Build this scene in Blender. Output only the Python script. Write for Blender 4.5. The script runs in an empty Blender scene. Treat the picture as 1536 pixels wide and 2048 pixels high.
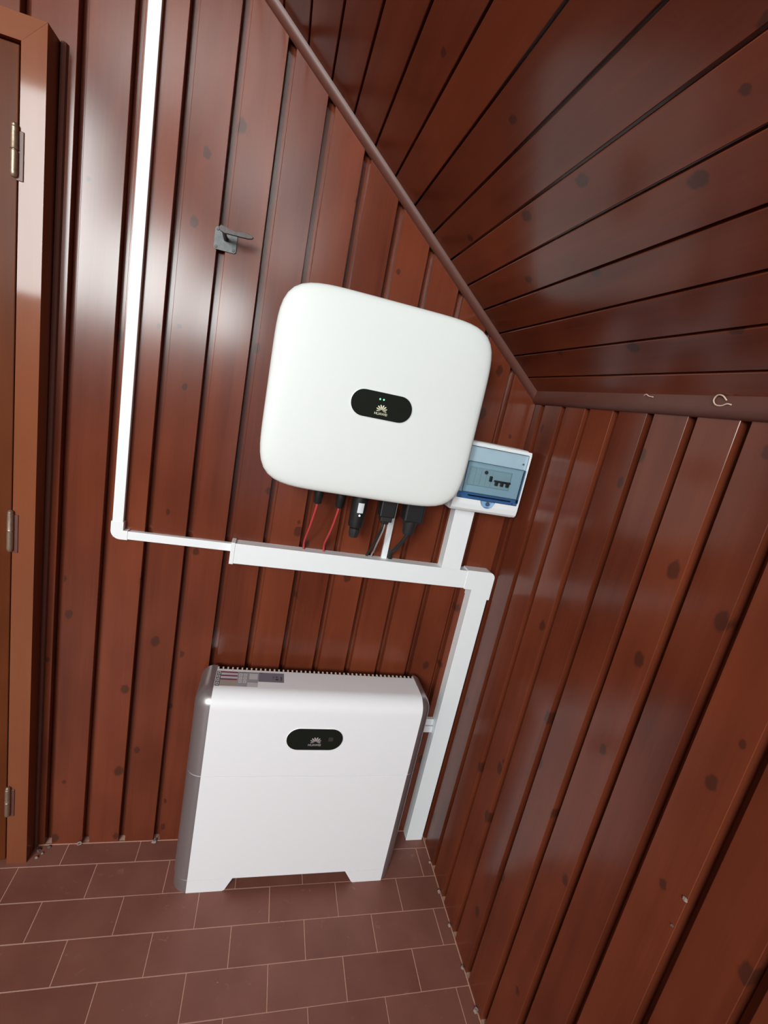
import bpy, bmesh, math, random
from mathutils import Matrix, Vector
random.seed(7)
PI = math.pi
scene = bpy.context.scene
COL = scene.collection

# ------------------------------------------------------------------ camera
cam_d = bpy.data.cameras.new('camera')
cam = bpy.data.objects.new('camera', cam_d)
COL.objects.link(cam)
CAM_R = ((0.95741833, -0.21016904, 0.19793714),      # world -> camera, x right / y down / z forward
         (0.13969767, -0.26274635, -0.95469834),
         (0.25265529, 0.94169705, -0.22219805))
CAM_P = Vector((-0.76022642, -1.31900336, 1.54969039))
X, Y, Z = (Vector(r) for r in CAM_R)
cam.matrix_world = Matrix(((X.x, -Y.x, -Z.x, CAM_P.x), (X.y, -Y.y, -Z.y, CAM_P.y),
                           (X.z, -Y.z, -Z.z, CAM_P.z), (0, 0, 0, 1)))
cam_d.sensor_fit = 'VERTICAL'
cam_d.sensor_height = 36.0
cam_d.sensor_width = 27.0
cam_d.lens = 912.876 / 2048 * 36.0
cam_d.clip_start = 0.02
scene.camera = cam

# ------------------------------------------------------------------ light
scene.view_settings.view_transform = 'Standard'
scene.view_settings.look = 'None'
scene.view_settings.exposure = 1.0
scene.view_settings.gamma = 1.0
scene.view_settings.use_curve_mapping = False
world = bpy.data.worlds.new('world')
scene.world = world
world.use_nodes = True
world.node_tree.nodes['Background'].inputs[0].default_value = (0.75, 0.88, 1.0, 1)
world.node_tree.nodes['Background'].inputs[1].default_value = 0.6
REAR = -4.5
WINDOWS = [(-3.65, -2.85, 1.90, 3.75), (-2.75, -1.95, 1.90, 2.80), (-1.85, -1.25, 1.90, 2.45)]   # x0 x1 z0 z1 of the panes in the rear wall
WIN_RADIANCE = 58.5
ADDED_GLASS_DOOR = (-1.30, -0.38, 0.08, 1.80)                              # invented glazed door, added to the rear wall for frontal light
def area(name, x0, x1, z0, z1, y, watts_m2):
    d = bpy.data.lights.new(name, 'AREA')
    d.shape = 'RECTANGLE'
    d.size = x1 - x0
    d.size_y = z1 - z0
    d.energy = watts_m2 * d.size * d.size_y
    d.color = (0.93, 1.0, 0.99)
    o = bpy.data.objects.new(name, d)
    COL.objects.link(o)
    o.location = ((x0 + x1) / 2, y, (z0 + z1) / 2)
    o.rotation_euler = (PI / 2, 0, 0)       # -Z of the lamp looks along +Y, into the room
    return o
for i, (a, b, c_, d_) in enumerate(WINDOWS):
    area('window_rear_offscreen', a, b, c_, d_, REAR - 0.02, WIN_RADIANCE)

# ------------------------------------------------------------------ materials
def nmat(name):
    m = bpy.data.materials.new(name)
    m.use_nodes = True
    nt = m.node_tree
    return m, nt, nt.nodes['Principled BSDF']
def L(nt, a, b): nt.links.new(a, b)
def N(nt, t, **kw):
    n = nt.nodes.new(t)
    for k, v in kw.items(): setattr(n, k, v)
    return n
def plain(name, col, rough=0.5, metal=0.0, spec=0.5, noise=0.06, scale=40, bump=0.0, coat=0.0, coat_r=0.1):
    m, nt, b = nmat(name)
    tc = N(nt, 'ShaderNodeTexCoord')
    no = N(nt, 'ShaderNodeTexNoise'); no.inputs['Scale'].default_value = scale; no.inputs['Detail'].default_value = 4
    L(nt, tc.outputs['Object'], no.inputs['Vector'])
    mix = N(nt, 'ShaderNodeMix', data_type='RGBA')
    mix.inputs[6].default_value = tuple(c * (1 - noise) for c in col) + (1,)
    mix.inputs[7].default_value = tuple(min(1, c * (1 + noise)) for c in col) + (1,)
    L(nt, no.outputs['Fac'], mix.inputs[0])
    L(nt, mix.outputs[2], b.inputs['Base Color'])
    b.inputs['Roughness'].default_value = rough
    b.inputs['Metallic'].default_value = metal
    b.inputs['Specular IOR Level'].default_value = spec
    b.inputs['Coat Weight'].default_value = coat
    b.inputs['Coat Roughness'].default_value = coat_r
    if bump:
        bp = N(nt, 'ShaderNodeBump'); bp.inputs['Strength'].default_value = bump; bp.inputs['Distance'].default_value = 0.002
        L(nt, no.outputs['Fac'], bp.inputs['Height'])
        L(nt, bp.outputs['Normal'], b.inputs['Normal'])
    return m
def wood(name, dark, light, rough=0.3, coat=0.60, coat_r=0.18, knots=True, bump=0.05, vary=0.20):
    """Varnished board: grain runs along local Z."""
    m, nt, b = nmat(name)
    tc = N(nt, 'ShaderNodeTexCoord')
    oi = N(nt, 'ShaderNodeObjectInfo')
    off = N(nt, 'ShaderNodeVectorMath', operation='SCALE'); off.inputs[0].default_value = (13.1, 0.0, 37.7)
    L(nt, oi.outputs['Random'], off.inputs['Scale'])
    add = N(nt, 'ShaderNodeVectorMath', operation='ADD')
    L(nt, tc.outputs['Object'], add.inputs[0]); L(nt, off.outputs[0], add.inputs[1])
    def mp(s):
        n = N(nt, 'ShaderNodeMapping'); n.inputs['Scale'].default_value = s
        L(nt, add.outputs[0], n.inputs['Vector']); return n.outputs[0]
    g1 = N(nt, 'ShaderNodeTexNoise'); g1.inputs['Scale'].default_value = 1; g1.inputs['Detail'].default_value = 5; g1.inputs['Distortion'].default_value = 0.6
    L(nt, mp((22, 5, 1.1)), g1.inputs['Vector'])
    g2 = N(nt, 'ShaderNodeTexNoise'); g2.inputs['Scale'].default_value = 1; g2.inputs['Detail'].default_value = 3
    L(nt, mp((190, 20, 5)), g2.inputs['Vector'])
    g3 = N(nt, 'ShaderNodeTexNoise'); g3.inputs['Scale'].default_value = 1; g3.inputs['Detail'].default_value = 2
    L(nt, mp((6, 2, 3.2)), g3.inputs['Vector'])
    def math_(op, a, bb=None):
        n = N(nt, 'ShaderNodeMath', operation=op)
        for i, v in enumerate((a, bb)):
            if v is None: continue
            if isinstance(v, (int, float)): n.inputs[i].default_value = v
            else: L(nt, v, n.inputs[i])
        return n.outputs[0]
    s = math_('ADD', math_('MULTIPLY', g1.outputs['Fac'], 0.38), math_('MULTIPLY', g2.outputs['Fac'], 0.12))
    s = math_('ADD', s, math_('MULTIPLY', g3.outputs['Fac'], 0.55))
    s = math_('ADD', s, math_('MULTIPLY', oi.outputs['Random'], vary))
    mr = N(nt, 'ShaderNodeMapRange'); mr.inputs['From Min'].default_value = 0.40; mr.inputs['From Max'].default_value = 0.88
    L(nt, s, mr.inputs['Value'])
    mix = N(nt, 'ShaderNodeMix', data_type='RGBA')
    mix.inputs[6].default_value = dark + (1,); mix.inputs[7].default_value = light + (1,)
    L(nt, mr.outputs[0], mix.inputs[0])
    colr = mix.outputs[2]
    if knots:
        v = N(nt, 'ShaderNodeTexVoronoi'); v.inputs['Scale'].default_value = 1; v.inputs['Randomness'].default_value = 0.95
        dn = N(nt, 'ShaderNodeTexNoise'); dn.inputs['Scale'].default_value = 70
        L(nt, add.outputs[0], dn.inputs['Vector'])
        v.voronoi_dimensions = '2D'
        sx = N(nt, 'ShaderNodeSeparateXYZ'); cx_ = N(nt, 'ShaderNodeCombineXYZ')
        L(nt, mp((8.5, 0, 6.0)), sx.inputs[0]); L(nt, sx.outputs[0], cx_.inputs[0]); L(nt, sx.outputs[2], cx_.inputs[1])
        L(nt, cx_.outputs[0], v.inputs['Vector'])
        sc = N(nt, 'ShaderNodeSeparateColor'); L(nt, v.outputs['Color'], sc.inputs[0])
        keep = math_('GREATER_THAN', sc.outputs[0], 0.62)
        rad = math_('ADD', math_('MULTIPLY', sc.outputs[1], 0.075), 0.04)
        dist = math_('ADD', v.outputs['Distance'], math_('MULTIPLY', math_('SUBTRACT', dn.outputs['Fac'], 0.5), 0.09))
        k = N(nt, 'ShaderNodeMapRange', interpolation_type='SMOOTHSTEP'); k.inputs['From Min'].default_value = 0.75; k.inputs['From Max'].default_value = 1.25
        k.inputs['To Min'].default_value = 1; k.inputs['To Max'].default_value = 0
        L(nt, math_('DIVIDE', dist, rad), k.inputs['Value'])
        kf = math_('MULTIPLY', math_('MULTIPLY', k.outputs[0], keep), 0.62)
        km = N(nt, 'ShaderNodeMix', data_type='RGBA')
        L(nt, kf, km.inputs[0]); L(nt, colr, km.inputs[6]); km.inputs[7].default_value = (0.028, 0.012, 0.009, 1)
        colr = km.outputs[2]
    L(nt, colr, b.inputs['Base Color'])
    b.inputs['Roughness'].default_value = rough
    b.inputs['Specular IOR Level'].default_value = 0.06
    b.inputs['Coat Weight'].default_value = coat
    b.inputs['Coat Roughness'].default_value = coat_r
    bp = N(nt, 'ShaderNodeBump'); bp.inputs['Strength'].default_value = bump; bp.inputs['Distance'].default_value = 0.0015
    L(nt, math_('ADD', math_('MULTIPLY', g2.outputs['Fac'], 0.6), g1.outputs['Fac']), bp.inputs['Height'])
    L(nt, bp.outputs['Normal'], b.inputs['Normal'])
    return m
M = {}
M['board'] = wood('varnished_pine', (0.088, 0.0175, 0.0082), (0.205, 0.0470, 0.0205))
M['frame'] = wood('painted_door_frame', (0.20, 0.060, 0.026), (0.25, 0.078, 0.034), rough=0.3, coat=0.30, coat_r=0.07, knots=False, bump=0.10, vary=0.0)
M['door'] = wood('door_leaf_wood', (0.085, 0.020, 0.006), (0.15, 0.04, 0.012), rough=0.5, coat=0.05, coat_r=0.2, knots=False)
M['trim'] = plain('brown_trim', (0.115, 0.040, 0.028), 0.45, noise=0.12, scale=25)
M['backing'] = plain('bare_wood_backing', (0.20, 0.10, 0.055), 0.8)
M['plainwall'] = plain('pale_plaster', (0.42, 0.36, 0.31), 0.7, noise=0.1, scale=8)  # unseen left and rear walls, made pale to bounce fill light
M['grout'] = plain('grout', (0.55, 0.32, 0.24), 0.9, noise=0.2, scale=120)
M['white'] = plain('white_plastic', (0.88, 0.905, 0.93), 0.38, noise=0.01)
M['white_in'] = plain('inverter_white', (0.81, 0.845, 0.83), 0.45, noise=0.008, scale=900, bump=0.02)
M['white_bat'] = plain('battery_white', (0.90, 0.90, 0.935), 0.42, noise=0.006)
M['cream'] = plain('cream_plastic', (0.80, 0.76, 0.68), 0.5, noise=0.01)
M['silver'] = plain('satin_silver', (0.42, 0.40, 0.415), 0.30, metal=0.75, noise=0.02, scale=300)
M['lightline'] = plain('pale_joint', (0.75, 0.75, 0.77), 0.4)
M['chassis'] = plain('dark_chassis', (0.05, 0.05, 0.055), 0.5)
M['black'] = plain('black_plastic', (0.011, 0.012, 0.013), 0.45)
M['black2'] = plain('black_rubber', (0.016, 0.015, 0.015), 0.6)
M['display'] = plain('smoked_display', (0.012, 0.014, 0.011), 0.25, spec=0.15)
M['logo_y'] = plain('pale_print', (0.72, 0.70, 0.50), 0.5)
M['logo_g'] = plain('grey_print', (0.42, 0.36, 0.38), 0.5)
M['faint'] = plain('faint_print', (0.035, 0.035, 0.036), 0.4)
M['red'] = plain('red_cable', (0.50, 0.045, 0.050), 0.45)
M['grey'] = plain('grey_cable', (0.30, 0.27, 0.25), 0.5)
M['brass'] = plain('worn_hinge_steel', (0.34, 0.25, 0.18), 0.4, metal=0.7, noise=0.35, scale=160, bump=0.2)
M['iron'] = plain('blackened_iron', (0.105, 0.11, 0.11), 0.5, metal=0.3, noise=0.5, scale=90, bump=0.3)
M['iron_d'] = plain('dark_iron', (0.030, 0.020, 0.018), 0.35, metal=0.4, noise=0.4, scale=120, bump=0.2)
M['panel'] = plain('panel_grey', (0.62, 0.68, 0.72), 0.5)
M['module'] = plain('module_grey', (0.55, 0.60, 0.60), 0.5)
M['toggle'] = plain('toggle_black', (0.020, 0.024, 0.026), 0.4)
M['lab_w'] = plain('label_white', (0.62, 0.60, 0.62), 0.5)
M['lab_g'] = plain('label_grey', (0.21, 0.20, 0.24), 0.5)
M['lab_m'] = plain('label_midgrey', (0.36, 0.36, 0.40), 0.5)
M['lab_r'] = plain('label_red', (0.24, 0.045, 0.085), 0.5)
M['lab_k'] = plain('label_black', (0.05, 0.045, 0.05), 0.5)
M['lab_t'] = plain('label_tan', (0.42, 0.36, 0.30), 0.5)
M['crumb'] = plain('plaster_crumb', (0.30, 0.235, 0.205), 0.9)
M['dust'] = plain('grey_dust', (0.13, 0.10, 0.09), 0.95)
M['shaving'] = plain('pale_shaving', (0.62, 0.46, 0.38), 0.7)
M['label_paper'] = plain('label_paper', (0.72, 0.75, 0.80), 0.5)
def glass(name, tint, gl):
    m = bpy.data.materials.new(name); m.use_nodes = True
    nt = m.node_tree; nt.nodes.clear()
    out = N(nt, 'ShaderNodeOutputMaterial')
    tr = N(nt, 'ShaderNodeBsdfTransparent'); tr.inputs[0].default_value = tint + (1,)
    g = N(nt, 'ShaderNodeBsdfGlossy'); g.inputs['Roughness'].default_value = 0.12
    fr = N(nt, 'ShaderNodeFresnel'); fr.inputs[0].default_value = 1.45
    mx = N(nt, 'ShaderNodeMixShader')
    L(nt, fr.outputs[0], mx.inputs[0]); L(nt, tr.outputs[0], mx.inputs[1]); L(nt, g.outputs[0], mx.inputs[2])
    L(nt, mx.outputs[0], out.inputs[0])
    return m
M['blueglass'] = glass('blue_tinted_cover', (0.92, 0.965, 0.985), 0.1)
M['bluedeep'] = glass('deep_blue_cover', (0.58, 0.72, 0.88), 0.1)
M['bluerim'] = plain('blue_rim', (0.055, 0.11, 0.19), 0.2)
M['pane'] = glass('window_pane', (0.95, 0.97, 0.97), 0.1)
def emit(name, col, s):
    m, nt, b = nmat(name)
    b.inputs['Base Color'].default_value = col + (1,)
    b.inputs['Emission Color'].default_value = col + (1,)
    b.inputs['Emission Strength'].default_value = s
    return m
M['led'] = emit('green_led', (0.12, 0.85, 0.30), 1.0)
M['led_w'] = emit('white_led', (0.9, 1.0, 0.95), 0.9)
def tile_mat():
    m, nt, b = nmat('terracotta_tile')
    tc = N(nt, 'ShaderNodeTexCoord'); oi = N(nt, 'ShaderNodeObjectInfo')
    no = N(nt, 'ShaderNodeTexNoise'); no.inputs['Scale'].default_value = 9; no.inputs['Detail'].default_value = 6
    geo = N(nt, 'ShaderNodeNewGeometry')
    L(nt, geo.outputs['Position'], no.inputs['Vector'])
    ad = N(nt, 'ShaderNodeMath', operation='ADD')
    mu = N(nt, 'ShaderNodeMath', operation='MULTIPLY'); mu.inputs[1].default_value = 0.30
    L(nt, oi.outputs['Random'], mu.inputs[0]); L(nt, mu.outputs[0], ad.inputs[0]); L(nt, no.outputs['Fac'], ad.inputs[1])
    mr = N(nt, 'ShaderNodeMapRange'); mr.inputs['From Min'].default_value = 0.35; mr.inputs['From Max'].default_value = 1.0
    L(nt, ad.outputs[0], mr.inputs['Value'])
    mix = N(nt, 'ShaderNodeMix', data_type='RGBA')
    mix.inputs[6].default_value = (0.185, 0.066, 0.048, 1); mix.inputs[7].default_value = (0.255, 0.104, 0.078, 1)
    L(nt, mr.outputs[0], mix.inputs[0])
    # pale scuffs
    n2 = N(nt, 'ShaderNodeTexNoise'); n2.inputs['Scale'].default_value = 30; n2.inputs['Detail'].default_value = 3; n2.inputs['Distortion'].default_value = 1.5
    L(nt, geo.outputs['Position'], n2.inputs['Vector'])
    sr = N(nt, 'ShaderNodeMapRange'); sr.inputs['From Min'].default_value = 0.68; sr.inputs['From Max'].default_value = 0.78; sr.inputs['To Max'].default_value = 0.35
    L(nt, n2.outputs['Fac'], sr.inputs['Value'])
    m2 = N(nt, 'ShaderNodeMix', data_type='RGBA'); m2.inputs[7].default_value = (0.42, 0.25, 0.20, 1)
    L(nt, sr.outputs[0], m2.inputs[0]); L(nt, mix.outputs[2], m2.inputs[6])
    L(nt, m2.outputs[2], b.inputs['Base Color'])
    b.inputs['Roughness'].default_value = 0.45
    b.inputs['Specular IOR Level'].default_value = 0.4
    return m
M['tile'] = tile_mat()

# ------------------------------------------------------------------ builders
def mesh_of(name, bm, mats, smooth=False):
    me = bpy.data.meshes.new(name)
    bmesh.ops.recalc_face_normals(bm, faces=bm.faces)
    bm.to_mesh(me); bm.free()
    for m in (mats if isinstance(mats, (list, tuple)) else [mats]): me.materials.append(m)
    if smooth:
        for p in me.polygons: p.use_smooth = True
    return me
def link(name, me, parent=None, mw=None):
    o = bpy.data.objects.new(name, me); COL.objects.link(o)
    if parent: o.parent = parent
    if mw is not None: o.matrix_basis = mw
    return o
def obj(name, bm, mats, parent=None, smooth=False, mw=None):
    return link(name, mesh_of(name, bm, mats, smooth), parent, mw)
def tag(o, label, cat, group=None):
    o['label'] = label; o['category'] = cat
    if group: o['group'] = group
    return o
def struct(o, label=None, cat=None):
    o['kind'] = 'structure'
    if label: o['label'] = label
    if cat: o['category'] = cat
    return o
def thing(name, label, cat, loc=(0, 0, 0), group=None):
    """Empty at the thing's base; its parts are given in world coordinates."""
    o = bpy.data.objects.new(name, None); COL.objects.link(o)
    o.location = loc; o.empty_display_size = 0.05
    return tag(o, label, cat, group)
def part(name, bm, mats, parent, smooth=False):
    """Part with vertices given in world coordinates under a root at parent.location (or under a part of it)."""
    loc = Vector((0, 0, 0)); p = parent
    while p: loc += p.location; p = p.parent
    bmesh.ops.translate(bm, verts=bm.verts, vec=-loc)
    return obj(name, bm, mats, parent, smooth)
def add_box(bm, x0, x1, y0, y1, z0, z1, bevel=0.0, seg=2, mi=0):
    r = bmesh.ops.create_cube(bm, size=1.0)
    vs = r['verts']
    for v in vs:
        v.co = Vector((x0 + (v.co.x + .5) * (x1 - x0), y0 + (v.co.y + .5) * (y1 - y0), z0 + (v.co.z + .5) * (z1 - z0)))
    fs = set(f for v in vs for f in v.link_faces)
    for f in fs: f.material_index = mi
    if bevel:
        es = list(set(e for v in vs for e in v.link_edges))
        r = bmesh.ops.bevel(bm, geom=es, offset=bevel, segments=seg, profile=0.5, affect='EDGES')
        for f in r['faces']: f.material_index = mi
    return bm
def box(*a, **k): return add_box(bmesh.new(), *a, **k)
def add_prism(bm, pts, O, U, V, W, mi=0):
    """Polygon pts (u, v) at O in the frame U, V, extruded along the vector W."""
    O, U, V, W = Vector(O), Vector(U), Vector(V), Vector(W)
    a = [bm.verts.new(O + U * u + V * v) for u, v in pts]
    b = [bm.verts.new(O + U * u + V * v + W) for u, v in pts]
    n = len(pts)
    fs = [bm.faces.new(a), bm.faces.new(b[::-1])]
    for i in range(n): fs.append(bm.faces.new((a[i], a[(i + 1) % n], b[(i + 1) % n], b[i])))
    for f in fs: f.material_index = mi
    return bm
def prism(*a, **k): return add_prism(bmesh.new(), *a, **k)
def smooth_path(pts, n=8):
    P = [Vector(p) for p in pts]
    P = [P[0] * 2 - P[1]] + P + [P[-1] * 2 - P[-2]]
    out = []
    for i in range(1, len(P) - 2):
        a, b, c, d = P[i - 1:i + 3]
        for k in range(n):
            t = k / n
            out.append(0.5 * ((2 * b) + (c - a) * t + (2 * a - 5 * b + 4 * c - d) * t * t + (3 * b - a - 3 * c + d) * t ** 3))
    out.append(P[-2])
    return out
def add_tube(bm, pts, r, seg=10, mi=0):
    """pts: centre line; r: radius or list of radii."""
    n = len(pts)
    rr = r if isinstance(r, (list, tuple)) else [r] * n
    rings = []
    up = Vector((0.3, 0.2, 0.93))
    for i, p in enumerate(pts):
        t = (Vector(pts[min(i + 1, n - 1)]) - Vector(pts[max(i - 1, 0)])).normalized()
        if abs(t.dot(up)) > 0.98: up = Vector((1, 0, 0))
        u = t.cross(up).normalized(); v = t.cross(u)
        rings.append([bm.verts.new(Vector(p) + (u * math.cos(2 * PI * k / seg) + v * math.sin(2 * PI * k / seg)) * rr[i]) for k in range(seg)])
    fs = [bm.faces.new(rings[0]), bm.faces.new(rings[-1][::-1])]
    for i in range(n - 1):
        for k in range(seg):
            fs.append(bm.faces.new((rings[i][k], rings[i][(k + 1) % seg], rings[i + 1][(k + 1) % seg], rings[i + 1][k])))
    for f in fs: f.material_index = mi
    return bm
def tube(pts, r, seg=10, n=8): return add_tube(bmesh.new(), smooth_path(pts, n), r, seg)
def lathe_z(bm, x, y, prof, seg=20):
    """prof: list of (z, r), vertical axis through x, y."""
    return add_tube(bm, [(x, y, z) for z, _ in prof], [r for _, r in prof], seg)
def auto_smooth(o, ang=40):
    for p in o.data.polygons: p.use_smooth = True
    o.data.set_sharp_from_angle(angle=math.radians(ang))
    return o
def stadium(cx, cz, w, h, n=16):
    r = h / 2; a = w / 2 - r
    pts = []
    for s, base in ((1, -PI / 2), (-1, PI / 2)):
        for k in range(n + 1):
            t = base + PI * k / n
            pts.append((cx + s * a + r * math.cos(t), cz + r * math.sin(t)))
    return pts
def rrect(x0, x1, z0, z1, r, n=5):
    pts = []
    for cx, cz, b in ((x1 - r, z0 + r, -PI / 2), (x1 - r, z1 - r, 0), (x0 + r, z1 - r, PI / 2), (x0 + r, z0 + r, PI)):
        for k in range(n + 1):
            t = b + PI / 2 * k / n
            pts.append((cx + r * math.cos(t), cz + r * math.sin(t)))
    return pts
XZ = dict(U=(1, 0, 0), V=(0, 0, 1))
def plate(pts, y0, y1):                        # outline in x, z; from y0 back to y1
    return prism(pts, (0, y0, 0), (1, 0, 0), (0, 0, 1), (0, y1 - y0, 0))
def lettering(text, size, cx, base_z, y, mat, parent):
    cu = bpy.data.curves.new('lettering', 'FONT'); cu.body = text; cu.size = size; cu.align_x = 'CENTER'
    cu.offset = size * 0.012
    t = bpy.data.objects.new('lettering_tmp', cu); COL.objects.link(t)
    bpy.context.view_layer.update()
    me = bpy.data.meshes.new_from_object(t.evaluated_get(bpy.context.evaluated_depsgraph_get()))
    bpy.data.objects.remove(t); bpy.data.curves.remove(cu)
    bm = bmesh.new(); bm.from_mesh(me); bpy.data.meshes.remove(me)
    for v in bm.verts: v.co = Vector((cx + v.co.x, y, base_z + v.co.y))
    bmesh.ops.triangulate(bm, faces=bm.faces)
    return part('lettering', bm, mat, parent)
def emblem(cx, cz, s, y, mat, parent):
    """Fan of eight petals, s = width of the fan, cz = the foot of the fan."""
    bm = bmesh.new()
    spec = [(11, 0.15, 0.68, 0.083), (35, 0.14, 0.67, 0.080), (59, 0.14, 0.62, 0.066), (84, 0.17, 0.52, 0.050)]
    for a, r0, r1, w in spec:
        for sg in (-1, 1):
            th = math.radians(a) * sg
            pts = []
            K = 18
            for k in range(K):
                t = 2 * PI * k / K
                rr = (r0 + r1) / 2 - math.cos(t) * (r1 - r0) / 2
                f = (rr - r0) / (r1 - r0)
                ww = w * math.sin(t) * (0.35 + 0.85 * f)
                # the petals curl outwards a little
                th2 = th + sg * 0.10 * (f - 0.5)
                px = rr * math.sin(th2) + ww * math.cos(th2)
                pz = rr * math.cos(th2) * 0.98 - ww * math.sin(th2)
                pts.append((px * s / 1.22, pz * s / 1.22))
            vs = [bm.verts.new((cx + px, y, cz + pz)) for px, pz in pts]
            bm.faces.new(vs)
    return part('emblem', bm, mat, parent)

# ------------------------------------------------------------------ setting
XL = -3.8                      # left end of the room
SL, Z0 = 0.782, 1.67           # slope of the ceiling and its height at the right wall
SN = math.hypot(1, SL)
def zc(x): return Z0 - SL * x
PITCH = 0.1062
BPROF = [(0.0004, 0.0240), (0.0118, 0.0240), (0.0120, 0.0215), (0.0180, 0.0215), (0.0198, 0.0007), (0.0207, 0.0),
         (0.1052, 0.0), (0.1060, 0.0008), (0.1060, 0.0280), (0.0004, 0.0280)]
DOOR_TOP = 2.150
# back wall
wall_back = struct(obj('wall_back', prism([(XL, 0), (0.02, 0), (0.02, zc(0.02) + .02), (XL, zc(XL) + .02)], (0, 0.0265, 0), (1, 0, 0), (0, 0, 1), (0, 0.05, 0)), M['backing']),
                   'back wall of vertical varnished reddish-brown pine boards', 'wall')
k = 0
while True:
    xk = -0.1126 - PITCH * (k - 0)
    if xk < XL: break
    zb = 0.0 if xk + 0.02 > -1.40 else DOOR_TOP - 0.02
    bm = bmesh.new()
    prof = BPROF if k else [(u + (0.0064 if u > 0.10 else 0), v) for u, v in BPROF]     # the corner board reaches the right wall
    lo = [bm.verts.new((u, v, 0)) for u, v in prof]
    hi = [bm.verts.new((u, v, zc(xk + u) + 0.006 - zb)) for u, v in prof]
    n = len(prof)
    bm.faces.new(lo[::-1]); bm.faces.new(hi)
    for i in range(n): bm.faces.new((lo[i], lo[(i + 1) % n], hi[(i + 1) % n], hi[i]))
    o = obj('board', bm, M['board'], wall_back, mw=Matrix.Translation((xk, 0, zb)))
    k += 1
# right wall
wall_right = struct(obj('wall_right', box(0.0265, 0.07, REAR, 0.076, 0, Z0 + 0.02), M['backing']),
                    'right wall of vertical varnished pine boards under the sloping ceiling', 'wall')
ROT = Matrix(((0, 1, 0, 0), (-1, 0, 0, 0), (0, 0, 1, 0), (0, 0, 0, 1)))
bm = prism(BPROF, (0, 0, 0), (1, 0, 0), (0, 1, 0), (0, 0, Z0 - 0.002))
rb = mesh_of('board', bm, M['board'])
k = 0
while -0.0334 - PITCH * (k + 1) > REAR:
    link('board', rb, wall_right, Matrix.Translation((0, -0.0334 - PITCH * k, 0)) @ ROT)
    k += 1
obj('board', prism([(0.0, 0.0), (0.0312, 0.0), (0.0330, 0.0014), (0.0330, 0.028), (0, 0.028)], (0, 0, 0), (1, 0, 0), (0, 1, 0), (0, 0, Z0 - 0.002)), M['board'], wall_right, mw=ROT.copy())
# ceiling
U = Vector((-1 / SN, 0, SL / SN)); NB = Vector((SL / SN, 0, 1 / SN))      # up the slope, out of the room
ceil_o = Vector((0, 0, Z0))
SMAX = -XL * SN
ceiling = struct(obj('ceiling', prism([(-0.02, 0.019), (SMAX, 0.019), (SMAX, 0.065), (-0.02, 0.065)], ceil_o + Vector((0, REAR, 0)), U, NB, (0, -REAR + 0.05, 0)), M['backing']),
                 'sloping ceiling of dark varnished boards rising to the left', 'ceiling')
CP = 0.0797
CPROF = [(0.0048, 0.0155), (0.0050, 0.0010), (0.0060, 0), (CP - 0.0010, 0), (CP, 0.0010), (CP, 0.0155), (CP + 0.0046, 0.0160), (CP + 0.0046, 0.0200), (0.0048, 0.0200)]
cb = mesh_of('board', prism(CPROF, (0, 0, 0), (1, 0, 0), (0, 1, 0), (0, 0, -REAR)), M['board'])
def cmat(s):
    o = ceil_o + U * s + Vector((0, REAR, 0))
    return Matrix(((U.x, NB.x, 0, o.x), (U.y, NB.y, 1, o.y), (U.z, NB.z, 0, o.z), (0, 0, 0, 1)))
k = -1
while 0.0705 + CP * (k + 1) < SMAX:
    link('board', cb, ceiling, cmat(0.0705 + CP * k)); k += 1
# floor
floor = struct(obj('floor', box(XL, 0.03, REAR, 0.03, -0.05, -0.0008), M['grout']), 'floor of small reddish-brown terracotta tiles with pale joints', 'floor')
TL, TW, G = 0.2127, 0.1043, 0.0022
rows = [(-0.0715, 0.0)] + [(-0.0715 - TW * (i + 1), -0.0715 - TW * i) for i in range(44)]
cache = {}
def tile_mesh(w, h):
    key = (round(w, 4), round(h, 4))
    if key not in cache:
        bm = box(-w / 2, w / 2, -h / 2, h / 2, -0.010, 0.0)
        top = [e for e in bm.edges if all(v.co.z > -0.001 for v in e.verts)]
        bmesh.ops.bevel(bm, geom=top, offset=0.0007, segments=1, affect='EDGES')
        cache[key] = mesh_of('tile', bm, M['tile'])
    return cache[key]
far = bmesh.new()
for i, (ya, yb) in enumerate(rows):
    ya = max(ya, REAR)
    if yb <= REAR: break
    j0 = -0.1475 if i % 2 == 0 else -0.0425
    ed = [0.0] + [j0 - TL * j for j in range(20)]
    for a, b in zip(ed[1:], ed[:-1]):
        a = max(a, XL)
        if b <= XL + 0.01: continue
        w, h = b - a - G, yb - ya - G
        if w < 0.008 or h < 0.008: continue
        cx, cy = (a + b) / 2, (ya + yb) / 2
        if cx > -1.75 and cy > -1.5:
            link('tile', tile_mesh(w, h), floor, Matrix.Translation((cx, cy, random.uniform(-0.0003, 0.0003))))
        else:
            add_box(far, cx - w / 2, cx + w / 2, cy - h / 2, cy + h / 2, -0.010, 0.0)
o = obj('far_tiles', far, M['tile'], floor); o['kind'] = 'stuff'
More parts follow.
